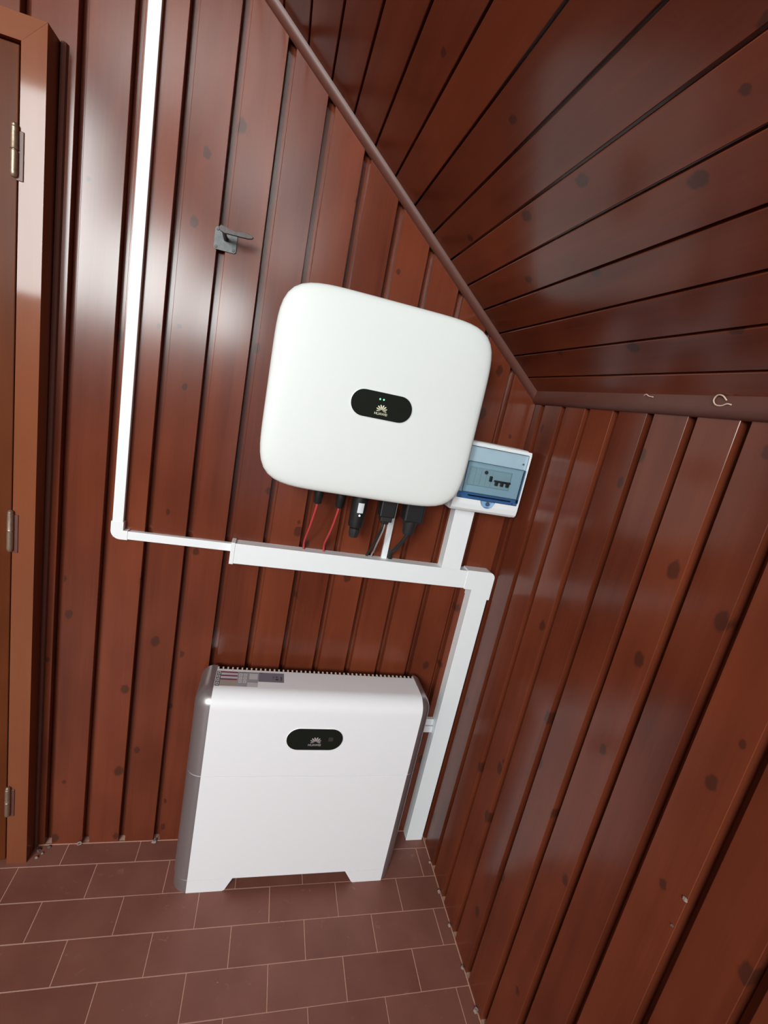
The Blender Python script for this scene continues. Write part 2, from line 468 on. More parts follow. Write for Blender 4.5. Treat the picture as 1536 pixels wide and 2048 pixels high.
# left and rear walls, behind and beside the camera
wall_left = struct(obj('wall_left', prism([(REAR, 0), (0.05, 0), (0.05, zc(XL)), (REAR, zc(XL))], (XL - 0.05, 0, 0), (0, 1, 0), (0, 0, 1), (0.05, 0, 0)), M['plainwall']), 'plain pale plaster left wall', 'wall')
bm = bmesh.new()
def slab(x0, x1, z0, z1a, z1b): add_prism(bm, [(x0, z0), (x1, z0), (x1, z1b), (x0, z1a)], (0, REAR - 0.05, 0), (1, 0, 0), (0, 0, 1), (0, 0.05, 0))
wz0 = WINDOWS[0][2]
g0, g1, gz0, gz1 = ADDED_GLASS_DOOR
slab(XL, g0, 0, wz0, wz0); slab(g0, g1, 0, gz0, gz0); slab(g0, g1, gz1, wz0, wz0); slab(g1, 0, 0, zc(0), zc(0)); slab(g1, -0.30, zc(0), wz0, wz0)
xs = [XL] + [v for w in WINDOWS for v in w[:2]] + [-0.31]
for i in range(0, len(xs), 2): slab(xs[i], xs[i + 1], wz0, zc(xs[i]), zc(xs[i + 1]))
for a, b, c_, d_ in WINDOWS: slab(a, b, d_, zc(a), zc(b))
wall_rear = struct(obj('wall_rear', bm, M['plainwall']), 'plain pale rear wall with three high windows', 'wall')
for i, (a, b, c_, d_) in enumerate(WINDOWS):
    bm = bmesh.new()
    for q in ((a - .03, a + .02, c_ - .03, d_ + .03), (b - .02, b + .03, c_ - .03, d_ + .03), (a, b, c_ - .03, c_ + .02), (a, b, d_ - .02, d_ + .03)):
        add_box(bm, q[0], q[1], REAR - 0.055, REAR + 0.012, q[2], q[3])
    w = struct(obj('window_%d' % (i + 1), bm, M['frame']), ['tallest', 'middle', 'smallest'][i] + ' wooden framed high window in the rear wall', 'window')
    obj('pane', box(a, b, REAR - 0.047, REAR - 0.043, c_, d_), M['pane'], w)
bm = bmesh.new()
for q in ((g0 - .03, g0 + .02, 0, gz1 + .03), (g1 - .02, g1 + .03, 0, gz1 + .03), (g0, g1, 0.0, gz0 + .02), (g0, g1, gz1 - .02, gz1 + .03)):
    add_box(bm, q[0], q[1], REAR - 0.055, REAR + 0.012, q[2], q[3])
w = struct(obj('added_door', bm, M['frame']), 'invented unseen glazed door in the rear wall', 'door')  # unseen door, made up as an opening for light from behind
obj('pane', box(g0, g1, REAR - 0.047, REAR - 0.043, gz0, gz1), M['pane'], w)
# corner mouldings
def quarter(r, n=6):
    return [(0, 0), (r, 0)] + [(r * math.cos(PI / 2 * k / n), r * math.sin(PI / 2 * k / n)) for k in range(1, n)] + [(0, r)]
bm = prism(quarter(0.019), Vector((0, 0.001, Z0)) - U * 0.005, (0, -1, 0), -NB, U * (SMAX - 0.01))
auto_smooth(struct(obj('trim_1', bm, M['trim']), 'thin brown quarter-round moulding along the slope where ceiling meets back wall', 'moulding'))
r = 0.022
tp = [(0.0, 0.012), (0.0, -r - 0.004), (-0.009, -r - 0.002), (-0.016, -r + 0.006), (-0.019, -r + 0.016), (-0.019, 0.012)]
bm = prism(tp, (0.001, 0.0, Z0 + 0.002), (1, 0, 0), (0, 0, 1), (0, REAR, 0))
auto_smooth(struct(obj('trim_2', bm, M['trim']), 'brown moulding where the right wall meets the sloping ceiling', 'moulding'))
# skirting joint of pale mortar between floor and walls
struct(obj('trim_3', box(-1.298, -0.001, -0.0022, 0.001, -0.002, 0.0012), M['grout']), 'thin pale mortar line at the foot of the back wall', 'joint')
struct(obj('trim_4', box(-0.0024, 0.001, -2.0, -0.003, -0.002, 0.0014), M['grout']), 'thin pale mortar line at the foot of the right wall', 'joint')

# ------------------------------------------------------------------ door
FX0, FX1, FY = -1.357, -1.3115, -0.057
LZ0 = 2.104
bm = bmesh.new()
add_box(bm, -2.20, FX0 - 0.006, -0.050, -0.010, 0.006, LZ0 - 0.004, bevel=0.002)
door = struct(obj('door_1', bm, M['door']), 'brown wooden door in a glossy painted frame', 'door')
obj('jamb', prism([(FX0, 0.0), (FX1 + 0.0065, 0.0), (FX1, DOOR_TOP), (FX0, LZ0)], (0, FY, 0), (1, 0, 0), (0, 0, 1), (0, 0.068, 0)), M['frame'], door)
obj('jamb', prism([(-2.250, 0.0), (-2.205, 0.0), (-2.205, LZ0), (-2.250, DOOR_TOP)], (0, FY, 0), (1, 0, 0), (0, 0, 1), (0, 0.068, 0)), M['frame'], door)
bm = prism([(-2.205, LZ0 + 0.0004), (FX0 + 0.0002, LZ0 + 0.0004), (FX1, DOOR_TOP + 0.0005), (-2.250, DOOR_TOP + 0.0005)], (0, FY, 0), (1, 0, 0), (0, 0, 1), (0, 0.068, 0))
RL = Matrix.Rotation(PI / 2, 4, 'Y')          # grain of the lintel runs sideways
bmesh.ops.transform(bm, matrix=RL.inverted(), verts=bm.verts)
obj('lintel', bm, M['frame'], door, mw=RL)
bm = prism([(-0.0005, 0.008), (0.0, -0.004), (0.003, -0.010), (0.008, -0.0115), (0.0125, -0.008), (0.0145, 0.0), (0.0145, 0.008)], (FX1 + 0.001, 0, 0), (1, 0, 0), (0, 1, 0), (0, 0, 2.150))
o = obj('bead_moulding', bm, M['trim'], door)
obj('stop_strip', box(FX0 - 0.020, FX0 + 0.001, -0.012, 0.012, 0.0, LZ0), M['trim'], door)
for zt, zb_, xx in ((1.957, 1.856, -1.3635), (1.121, 1.012, -1.3595), (0.286, 0.183, -1.3545)):
    zm = (zt + zb_) / 2
    h = obj('hinge', lathe_z(bmesh.new(), xx, -0.0615, [(zb_, 0.004), (zb_ + 0.003, 0.0068), (zb_ + 0.008, 0.0072), (zm - 0.002, 0.0072), (zm - 0.0005, 0.0058), (zm + 0.0005, 0.0058), (zm + 0.002, 0.0080), (zm + 0.005, 0.0072), (zt - 0.009, 0.0068), (zt - 0.008, 0.0058), (zt - 0.007, 0.0066), (zt - 0.003, 0.0062), (zt, 0.003)], 16), M['brass'], door)
    auto_smooth(h)
    obj('hinge_leaf', box(xx + 0.002, xx + 0.0155, -0.0592, -0.0560, zb_ - 0.004, zt - 0.012, bevel=0.0008, seg=1), M['trim'], h)

# ------------------------------------------------------------------ inverter
INV_C = (-0.517, 1.550)
def ring(bm, sc, y, n=112, e=6.3, hw=0.2775, hh=0.2475):
    vs = []
    for k in range(n):
        t = 2 * PI * k / n
        c_, s_ = math.cos(t), math.sin(t)
        r_ = (abs(c_ / hw) ** e + abs(s_ / hh) ** e) ** (-1 / e)
        # equal-ish spacing: pull the samples towards the corners
        vs.append(bm.verts.new((INV_C[0] + c_ * r_ * sc, y, INV_C[1] + s_ * r_ * sc)))
    return vs
inv = thing('solar_inverter', 'large white rounded-square inverter mounted on the boarded wall', 'inverter', (INV_C[0], 0, 1.30))
bm = bmesh.new()
prof = [(0.15, -0.1682), (0.35, -0.1679), (0.55, -0.1673), (0.72, -0.1662), (0.84, -0.1648), (0.91, -0.1632), (0.95, -0.1612), (0.975, -0.1582), (0.990, -0.1535), (0.998, -0.1470), (1.0, -0.140), (0.998, -0.125), (0.990, -0.09), (0.980, -0.055), (0.94, -0.055)]
rings = [ring(bm, s, y) for s, y in prof]
bm.faces.new(rings[0])
for a, b in zip(rings[:-1], rings[1:]):
    for k in range(len(a)): bm.faces.new((a[k], a[(k + 1) % len(a)], b[(k + 1) % len(a)], b[k]))
bm.faces.new(rings[-1][::-1])
cover = auto_smooth(part('front_cover', bm, M['white_in'], inv), 50)
ch = auto_smooth(part('chassis', plate(rrect(-0.760, -0.275, 1.318, 1.772, 0.05, 6), -0.055, -0.014), M['chassis'], inv))
bm = bmesh.new()
for k in range(22):
    x = -0.742 + k * 0.0215
    add_box(bm, x, x + 0.004, -0.030, -0.006, 1.34, 1.75)
part('cooling_fins', bm, M['chassis'], ch)
part('port_plate', box(-0.655, -0.300, -0.115, -0.055, 1.306, 1.322), M['chassis'], inv)
part('mounting_bracket', box(-0.70, -0.33, -0.008, 0.0005, 1.40, 1.72), M['chassis'], inv)
ICX, ICZ = -0.5128, 1.5478
pan = part('status_display', plate(stadium(ICX, ICZ, 0.1585, 0.0655), -0.1694, -0.1650), M['display'], inv)
pan['label'] = 'black oval status display'
bm = bmesh.new()
ov, iv = stadium(ICX, ICZ, 0.1635, 0.0705), stadium(ICX, ICZ, 0.1588, 0.0658)
va = [bm.verts.new((x, -0.1684, z)) for x, z in ov]; vb = [bm.verts.new((x, -0.1694, z)) for x, z in iv]
vc = [bm.verts.new((x, -0.1650, z)) for x, z in ov]
for k in range(len(va)):
    k2 = (k + 1) % len(va)
    bm.faces.new((va[k], va[k2], vb[k2], vb[k])); bm.faces.new((vc[k], vc[k2], va[k2], va[k]))
auto_smooth(part('display_rim', bm, M['white_in'], inv))
EY = -0.16965
emblem(ICX + 0.001, ICZ - 0.0135, 0.031, EY, M['logo_y'], pan)
lettering('HUAWEI', 0.0088, ICX + 0.0005, ICZ - 0.0225, EY, M['logo_y'], pan)
for dx in (-0.0048, 0.0048):
    bm = bmesh.new()
    add_tube(bm, [(ICX + dx - 0.003, EY + 0.0004, ICZ + 0.0160), (ICX + dx - 0.003, EY - 0.0001, ICZ + 0.0160)], 0.0021, 14)
    part('indicator_light', bm, M['led'], pan)

# --- connectors and leads under the inverter (each plug comes away with its lead)
def gland(bm, x, y, z0, z1, r):
    lathe_z(bm, x, y, [(z1, r * 0.85), (z1 - 0.016, r * 0.85), (z1 - 0.0165, r * 1.05), (z1 - 0.032, r * 1.05), (z1 - 0.034, r * 0.95), (z0 + 0.004, r * 0.92), (z0, r * 0.70)], 18)
TT = 1.095                         # top of the wide duct
for x, zb_, xe in ((-0.6215, 1.256, -0.632), (-0.5605, 1.2525, -0.5718)):
    first = xe < -0.6
    t = thing('solar_cable', ('red solar cable nearest the tall thin duct' if first else 'red solar cable beside the black plug-in stick') + ', running from inverter into white duct', 'cable', (xe, -0.014, TT), 'red leads under the inverter')
    bm = bmesh.new(); gland(bm, x, -0.088, zb_, 1.308, 0.0122)
    auto_smooth(part('connector', bm, M['black'], t))
    part('wire', tube([(x, -0.088, zb_ + 0.006), (x - 0.001, -0.086, zb_ - 0.014), (x - 0.007, -0.066, (zb_ + TT) / 2 + 0.006), (xe - 0.001, -0.030, TT + 0.034), (xe, -0.014, TT + 0.014), (xe + 0.0015, -0.013, TT - 0.003)], 0.0031, 10), M['red'], t, True)
dg = thing('data_dongle', 'thick black round communication stick with white label under the inverter', 'dongle', (-0.506, -0.09, 1.173))
bm = bmesh.new()
lathe_z(bm, -0.5055, -0.09, [(1.310, 0.0225), (1.262, 0.0225), (1.258, 0.0222), (1.214, 0.0215), (1.207, 0.0200), (1.203, 0.0145)], 28)
auto_smooth(part('body', bm, M['black'], dg))
bm = bmesh.new()
lathe_z(bm, -0.5058, -0.09, [(1.206, 0.0120), (1.2015, 0.0120), (1.201, 0.0152), (1.186, 0.0152), (1.180, 0.0135), (1.176, 0.0128), (1.174, 0.0095)], 12)
auto_smooth(part('end_cap', bm, M['black2'], dg), 25)
bm = bmesh.new()
NA = 8; a0, a1 = math.radians(-112), math.radians(-68)
for z0_, z1_ in ((1.2455, 1.2800),):
    for k in range(NA):
        ta, tb = a0 + (a1 - a0) * k / NA + 0.10, a0 + (a1 - a0) * (k + 1) / NA + 0.10
        R_ = 0.0228
        vs = [bm.verts.new((-0.5055 + R_ * math.cos(t), -0.09 + R_ * math.sin(t), z)) for t, z in ((ta, z0_ + 0.006), (tb, z0_ + 0.006), (tb, z1_), (ta, z1_))]
        bm.faces.new(vs)
part('label_sticker', bm, M['label_paper'], dg)
tm = (a0 + a1) / 2 + 0.08
bm = bmesh.new()
add_tube(bm, [(-0.5055 + R_ * math.cos(tm), -0.09 + R_ * math.sin(tm), 1.2445), (-0.5055 + (R_ + 0.0006) * math.cos(tm), -0.09 + (R_ + 0.0006) * math.sin(tm), 1.2445)], 0.0026, 12)
part('indicator_light', bm, M['led_w'], dg)
pl = thing('plug_with_cables', 'black angular plug with one black and one grey thin cable under the inverter', 'plug', (-0.4325, -0.01, TT))
part('housing', box(-0.446, -0.401, -0.110, -0.072, 1.248, 1.308, bevel=0.004), M['black'], pl)
part('collar', box(-0.440, -0.406, -0.106, -0.076, 1.234, 1.250, bevel=0.003), M['black2'], pl)
part('nut', box(-0.434, -0.413, -0.101, -0.081, 1.226, 1.236, bevel=0.003), M['black'], pl)
part('black_wire', tube([(-0.427, -0.092, 1.230), (-0.429, -0.090, 1.205), (-0.432, -0.060, 1.155), (-0.4305, -0.024, TT + 0.028), (-0.4325, -0.009, TT + 0.010), (-0.435, -0.006, TT - 0.003)], 0.0038, 10), M['black2'], pl, True)
part('grey_wire', tube([(-0.421, -0.091, 1.230), (-0.422, -0.089, 1.205), (-0.425, -0.060, 1.150), (-0.420, -0.026, TT + 0.024), (-0.4205, -0.013, TT + 0.009), (-0.4215, -0.011, TT - 0.003)], 0.0027, 10), M['grey'], pl, True)
pl = thing('power_plug', 'largest black plug with a thick black cable bending into the duct', 'plug', (-0.358, -0.006, TT))
part('housing', box(-0.374, -0.316, -0.112, -0.066, 1.243, 1.308, bevel=0.006, seg=3), M['black'], pl)
bm = bmesh.new(); lathe_z(bm, -0.3475, -0.090, [(1.248, 0.0215), (1.236, 0.0205), (1.230, 0.0190), (1.212, 0.0175), (1.204, 0.0150)], 20)
auto_smooth(part('cable_gland', bm, M['black2'], pl))
part('wire', tube([(-0.3475, -0.090, 1.212), (-0.350, -0.086, 1.190), (-0.361, -0.055, 1.145), (-0.366, -0.026, TT + 0.028), (-0.362, -0.011, TT + 0.008), (-0.357, -0.006, TT - 0.004)], 0.0062, 12), M['black2'], pl, True)

# ------------------------------------------------------------------ ducts
def duct(name, label, x0, x1, z0, z1, d, vertical, group=None, lid=0.006, b=0.0009):
    loc = ((x0 + x1) / 2, 0, z0)
    t = thing(name, label, 'cable duct', loc, group)
    e = 0.0012
    if vertical: base = box(x0 + e, x1 - e, -d + lid, 0.0006, z0, z1)
    else: base = box(x0, x1, -d + lid, 0.0006, z0 + e, z1 - e)
    part('base', base, M['white'], t)
    part('lid', box(x0, x1, -d, -d + lid - 0.0009, z0, z1, bevel=b, seg=2), M['white'], t)
    return t
D = 0.040
wide = duct('cable_duct', 'wide white horizontal duct below the inverter leads', -0.826, -0.098, 1.0345, TT, D, False)
part('end_cap', box(-0.835, -0.8235, -D - 0.0015, 0.0006, 1.0325, TT + 0.002, bevel=0.001), M['white'], wide)
duct('cable_duct', 'wide white vertical duct in the corner reaching down to the floor', -0.0735, -0.0100, 0.0, 1.012, D, True)
duct('cable_duct', 'short wide vertical duct between horizontal duct and breaker box', -0.195, -0.1305, TT - 0.002, 1.300, D, True)
el = thing('duct_elbow', 'white corner elbow joining the two wide ducts', 'duct elbow', (-0.05, 0, 1.0))
c1, c2 = 0.0215, 0.006
def lshape(g, r_):
    pts = [(-0.101 + g, 1.0325 - g * 0), (-0.0745, 1.0325), (-0.0745, 1.002 + g), (-0.0035 - g, 1.002 + g)]
    cx, cz = -0.0035 - g - r_, TT + 0.0025 - g - r_
    pts += [(cx + r_ * math.cos(PI / 2 * k / 8), cz + r_ * math.sin(PI / 2 * k / 8)) for k in range(9)]
    pts += [(-0.101 + g, TT + 0.0025 - g)]
    return pts
bm = bmesh.new()
add_prism(bm, lshape(0, 0.020), (0, -D - 0.0016, 0), (1, 0, 0), (0, 0, 1), (0, D + 0.0022, 0))
auto_smooth(part('shell', bm, M['white'], el))
d2 = 0.017
duct('thin_cable_duct', 'tall narrow white vertical duct climbing the boards towards the ceiling', -1.1460, -1.1195, 1.108, 2.545, d2, True, lid=0.005)
duct('thin_cable_duct', 'narrow white horizontal duct leading into the wide duct', -1.1075, -0.833, 1.0620, 1.0850, d2, False, lid=0.005)
el = thing('duct_elbow', 'small rounded white elbow at the foot of the tall narrow duct', 'duct elbow', (-1.13, 0, 1.06))
r_ = 0.024
pts = [(-1.1065, 1.0605), (-1.1065, 1.0865), (-1.1180, 1.0865), (-1.1180, 1.110), (-1.1485, 1.110), (-1.1485, 1.0605 + r_)]
pts += [(-1.1485 + r_ - r_ * math.cos(PI / 2 * k / 8), 1.0605 + r_ - r_ * math.sin(PI / 2 * k / 8)) for k in range(1, 9)]
auto_smooth(part('shell', plate(pts, -d2 - 0.0012, 0.0006), M['white'], el))
part('mitre_line', prism([(0, 0), (0.0006, 0), (0.0006, 0.0336), (0, 0.0336)], (-1.1425, -d2 - 0.0014, 1.0660), (0.68, 0, -0.73), (0.73, 0, 0.68), (0, 0.0006, 0)), M['white'], el)
duct('thin_cable_duct', 'slim white vertical duct behind the black plugs', -0.3890, -0.3710, TT - 0.002, 1.330, 0.012, True, lid=0.004)
for z0_, z1_, d_, lab in ((0.4895, 0.5145, 0.014, 'upper short white duct stub between battery and corner duct'), (0.4640, 0.4880, 0.020, 'lower short white duct stub between battery and corner duct')):
    duct('duct_stub', lab, -0.190, -0.073, z0_, z1_, d_, False, lid=0.005)

# ------------------------------------------------------------------ breaker box
bx = thing('breaker_box', 'white breaker box with blue see-through door beside the inverter', 'breaker box', (-0.13, 0, 1.30))
BX0, BX1, BZ0, BZ1 = -0.238, -0.0225, 1.297, 1.5055
F = -0.092
bm = box(BX0, BX1, -0.084, 0.0006, BZ0, BZ1, bevel=0.008, seg=3)
auto_smooth(part('body', bm, M['white'], bx))
WX0, WX1, WZ0, WZ1 = -0.229, -0.0325, 1.3385, 1.4935
# raised front frame around the door opening; its lower lip slopes back
def frame_seg(pts): return plate(pts, F - 0.006, -0.078)
part('front_frame', frame_seg([(BX0 + .001, WZ1), (BX1 - .001, WZ1), (BX1 - .003, BZ1 - .003), (BX0 + .003, BZ1 - .003)]), M['white'], bx)
part('front_frame', frame_seg([(WX1, WZ0), (BX1 - .001, WZ0), (BX1 - .001, WZ1), (WX1, WZ1)]), M['white'], bx)
part('front_frame', frame_seg([(BX0 + .001, WZ0), (WX0, WZ0), (WX0, WZ1), (BX0 + .001, WZ1)]), M['white'], bx)
lip = [(-0.078, 1.3005), (-0.090, 1.3015), (-0.0955, 1.308), (F - 0.006, 1.3225), (F - 0.006, WZ0), (-0.078, WZ0)]
part('lower_lip', prism(lip, (BX0 + .001, 0, 0), (0, 1, 0), (0, 0, 1), (BX1 - BX0 - .002, 0, 0)), M['white'], bx)
OX0, OX1, OZ0, OZ1 = -0.2040, -0.0660, 1.3785, 1.4325            # cut-out for the modules
bm = bmesh.new()
ring_o = [(WX0, WZ0), (WX1, WZ0), (WX1, WZ1), (WX0, WZ1)]; ring_i = [(OX0, OZ0), (OX1, OZ0), (OX1, OZ1), (OX0, OZ1)]
PF, PB = -0.0915, -0.0800
fo, fi, bo, bi = ([bm.verts.new((x, y, z)) for x, z in r_] for r_, y in ((ring_o, PF), (ring_i, PF), (ring_o, PB), (ring_i, PB + 0.0005)))
for k in range(4):
    k2 = (k + 1) % 4
    bm.faces.new((fo[k], fo[k2], fi[k2], fi[k])); bm.faces.new((fi[k], fi[k2], bi[k2], bi[k])); bm.faces.new((fo[k], fo[k2], bo[k2], bo[k]))
bm.faces.new(bi)
inner = part('inner_panel', bm, M['panel'], bx)
edges = [-0.2025, -0.1815, -0.1635, -0.1455, -0.1275, -0.0675]
for a, b in zip(edges[:-1], edges[1:]):
    part('module', box(a + 0.0003, b - 0.0003, -0.0895, -0.0800, 1.3800, 1.4300, bevel=0.0006, seg=1), M['module'], inner)
for x in (-0.1155, -0.0975, -0.0795):
    part('toggle', box(x, x + 0.0085, -0.0965, -0.0885, 1.3885, 1.4035, bevel=0.001), M['toggle'], inner)
part('toggle_bar', box(-0.1190, -0.0660, -0.0950, -0.0885, 1.3985, 1.4045, bevel=0.001), M['toggle'], inner)
part('toggle', box(-0.1360, -0.1285, -0.0965, -0.0885, 1.3980, 1.4140, bevel=0.001), M['toggle'], inner)
bm = bmesh.new(); add_tube(bm, [(-0.1500, -0.0885, 1.4220), (-0.1500, -0.0935, 1.4220)], [0.0058, 0.0050], 16)
auto_smooth(part('test_button', bm, M['lab_k'], inner))
door_b = part('transparent_door', box(WX0 + .001, WX1 - .001, F - 0.0090, F - 0.0072, WZ0 + .001, WZ1 - .001, bevel=0.0005, seg=1), M['blueglass'], bx)
part('raised_window', box(-0.2190, -0.0375, F - 0.0150, F - 0.0092, 1.3590, 1.4490, bevel=0.002), M['blueglass'], door_b)
bm = bmesh.new()
DR = [(-0.2190, 1.3590), (-0.0375, 1.3590), (-0.0375, 1.4490), (-0.2190, 1.4490)]
loop = [(x, F - 0.0145, z) for x, z in rrect(-0.2190, -0.0375, 1.3590, 1.4490, 0.004, 4)]
add_tube(bm, loop + [loop[0], loop[1]], 0.0009, 6)
loop = [(x, F - 0.0088, z) for x, z in rrect(WX0 + .001, WX1 - .001, WZ0 + .001, WZ1 - .001, 0.002, 3)]
add_tube(bm, loop + [loop[0], loop[1]], 0.0007, 6)
part('door_edge', bm, M['bluerim'], door_b)
part('door_side', box(-0.0385, -0.0335, F - 0.0140, F - 0.0090, 1.3470, 1.4480), M['bluedeep'], door_b)
part('door_foot', box(-0.2275, -0.0340, F - 0.0118, F - 0.0092, 1.3400, 1.3585, bevel=0.0006, seg=1), M['bluedeep'], door_b)
part('door_foot_rib', box(-0.197, -0.058, F - 0.0126, F - 0.0119, 1.3490, 1.3522), M['bluedeep'], door_b)  # raised strip of deep-tinted plastic across the foot
lt = [(-0.1510, 1.3392), (-0.1470, 1.3290)] + [(-0.1285 + 0.0180 * math.cos(t), 1.3310 + 0.0125 * math.sin(t)) for t in [PI + 0.15 + (PI - 0.3) * k / 10 for k in range(11)]] + [(-0.1100, 1.3290), (-0.1060, 1.3392)]
part('latch', plate(lt, F - 0.0125, F - 0.0058), M['bluedeep'], door_b)
bm = bmesh.new(); add_tube(bm, [(-0.1285, F - 0.0120, 1.3320), (-0.1285, F - 0.0160, 1.3320)], [0.0065, 0.0055], 18)
auto_smooth(part('latch_knob', bm, M['bluerim'], door_b))
for x, z in ((-0.0465, 1.4660), (-0.0480, 1.3440), (-0.218, 1.3440)):
    bm = bmesh.new(); add_tube(bm, [(x, F - 0.0085, z), (x, F - 0.0125, z)], 0.0022, 10)
    part('door_pin', bm, M['bluerim'], door_b)

# ------------------------------------------------------------------ battery
BT = thing('battery_unit', 'wide white and silver floor-standing battery unit against the wall', 'battery', (-0.517, -0.10, 0.0))
AX0, AX1 = -0.8715, -0.1655
AY0, AY1 = -0.1770, -0.0300
TOP = 0.6985
PX0, PX1 = -0.8265, -0.2020          # white covers
RC = 0.046
def plan(x0, x1, y0, y1, r_, n=10):
    pts = [(x1, y1), (x0, y1)]
    pts += [(x0 + r_ - r_ * math.cos(PI / 2 * k / n), y0 + r_ - r_ * math.sin(PI / 2 * k / n)) for k in range(n + 1)]
    pts += [(x1 - r_ + r_ * math.sin(PI / 2 * k / n), y0 + r_ - r_ * math.cos(PI / 2 * k / n)) for k in range(n + 1)]
    return pts
def shell(z0, z1):
    return prism(plan(AX0, AX1, AY0, AY1, RC), (0, 0, z0), (1, 0, 0), (0, 1, 0), (0, 0, z1 - z0))
S1, S2 = 0.4320, 0.0480
# power module: rounded over the top as well
bm = bmesh.new()
K = 12
rings = []
for k in range(-1, K + 1):
    if k < 0: ins, z = 0.0, S1 + 0.0012
    else:
        t = PI / 2 * k / K
        ins, z = RC * (1 - math.cos(t)), TOP - RC + RC * math.sin(t)
    # inset of front and sides while the back stays upright; the sides round over with a smaller radius
    rs = min(ins * 0.75, 0.034)
    pts = plan(AX0 + rs, AX1 - rs, AY0 + ins, AY1, max(RC - 0.55 * ins, 0.012), 10)
    pts[1:1] = [(PX1, AY1), (PX1, -0.0525), (PX0, -0.0525), (PX0, AY1)]      # open vent shaft behind the comb
    rings.append([bm.verts.new((x, y, z)) for x, y in pts])
bm.faces.new(rings[0]); bm.faces.new(rings[-1])
for a, b in zip(rings[:-1], rings[1:]):
    n = len(a)
    for k in range(n): bm.faces.new((a[k], a[(k + 1) % n], b[(k + 1) % n], b[k]))
pm = auto_smooth(part('power_module', bm, M['silver'], BT), 50)
bmod = auto_smooth(part('battery_module', shell(S2 + 0.0012, S1 - 0.0012), M['silver'], BT), 50)
full = plan(AX0 + 0.002, AX1 - 0.002, AY0 + 0.001, AY1, RC)
def base_end(a, b):
    pts = [(min(max(x, a), b), y) for x, y in full]
    out = []
    for p in pts:
        if not out or (abs(p[0] - out[-1][0]) + abs(p[1] - out[-1][1])) > 1e-6: out.append(p)
    return out
bases = []
for a, b in ((AX0, -0.730), (-0.295, AX1)):
    bm = prism(base_end(a, b), (0, 0, 0), (1, 0, 0), (0, 1, 0), (0, 0, S2 - 0.0012))
    bases.append(auto_smooth(part('base_foot', bm, M['silver'], BT), 50))
def seam(z): return prism(plan(AX0 + 0.0010, AX1 - 0.0010, AY0 + 0.0010, AY1, RC), (0, 0, z - 0.0012), (1, 0, 0), (0, 1, 0), (0, 0, 0.0024))
part('joint', seam(S1), M['lightline'], BT)
part('joint', seam(S2), M['lightline'], BT)
# white covers
CF = -0.1790
prof = [(CF, S1 + 0.0011)]
rr_ = RC + 0.001
for k in range(K + 1):
    t = PI / 2 * k / K
    prof.append((CF + rr_ - rr_ * math.cos(t), TOP + 0.0015 - rr_ + rr_ * math.sin(t)))
prof += [(-0.052, TOP + 0.0015), (-0.052, TOP - 0.004), (CF + RC + 0.002, TOP - 0.004)]
prof += [(CF + 0.008 + (RC - 0.006) * (1 - math.sin(PI / 2 * k / 6)), TOP - 0.005 - (RC - 0.006) * (1 - math.cos(PI / 2 * k / 6))) for k in range(1, 7)]
prof += [(CF + 0.008, S1 + 0.0011)]
auto_smooth(part('front_cover', prism(prof, (PX0, 0, 0), (0, 1, 0), (0, 0, 1), (PX1 - PX0, 0, 0)), M['white_bat'], pm), 35)
part('front_cover', box(PX0, PX1, CF, CF + 0.012, S2 + 0.0005, S1 - 0.0006, bevel=0.0006, seg=1), M['white_bat'], bmod)
# comb-like vent behind the top cover
bm = box(PX0, PX1, -0.0535, -0.0500, TOP - 0.006, TOP + 0.0012)
nt_ = 46
for k in range(nt_):
    x = PX0 + (PX1 - PX0 - 0.0045) * k / (nt_ - 1)
    add_box(bm, x, x + 0.0045, -0.0505, -0.0385, TOP - 0.006, TOP + 0.0010)
part('vent_comb', bm, M['cream'], pm)
# feet of the base
part('foot_cover', plate([(PX0, 0.0), (-0.7195, 0.0), (-0.7135, 0.004), (-0.6940, S2), (PX0, S2)], CF, CF + 0.012), M['white_bat'], bases[0])
part('foot_cover', plate([(-0.3020, 0.0), (PX1, 0.0), (PX1, S2), (-0.3340, S2), (-0.3065, 0.004)], CF, CF + 0.012), M['white_bat'], bases[1])
# display
BCX, BCZ = -0.5200, 0.5655
bm = plate(stadium(BCX, BCZ, 0.167, 0.0735), CF - 0.0012, CF + 0.002)
pd = part('status_display', bm, M['display'], pm)
pd['label'] = 'black oval status display'
def on_pm(fn, *a): return fn(*a, pm)
bm = bmesh.new()
ov, iv = stadium(BCX, BCZ, 0.1705, 0.0770), stadium(BCX, BCZ, 0.1672, 0.0737)
va = [bm.verts.new((x, CF - 0.0004, z)) for x, z in ov]; vb = [bm.verts.new((x, CF - 0.0014, z)) for x, z in iv]
vc = [bm.verts.new((x, CF + 0.002, z)) for x, z in ov]
for k in range(len(va)):
    k2 = (k + 1) % len(va)
    bm.faces.new((va[k], va[k2], vb[k2], vb[k])); bm.faces.new((vc[k], vc[k2], va[k2], va[k]))
auto_smooth(part('display_rim', bm, M['white_bat'], pm))
emblem(BCX + 0.003, BCZ - 0.0115, 0.036, CF - 0.0015, M['logo_g'], pm)
lettering('HUAWEI', 0.0100, BCX + 0.0010, BCZ - 0.0225, CF - 0.0015, M['logo_g'], pm)
part('touch_mark', plate(rrect(BCX + 0.040, BCX + 0.054, BCZ - 0.006, BCZ + 0.008, 0.003), CF - 0.0015, CF - 0.0011), M['faint'], pm)
# warning label on the top
bm = bmesh.new()
LZ = TOP + 0.0017
def lab(x0, x1, y0, y1, mi, h=0.0): add_box(bm, x0, x1, y0, y1, LZ - 0.0008, LZ + h, mi=mi)
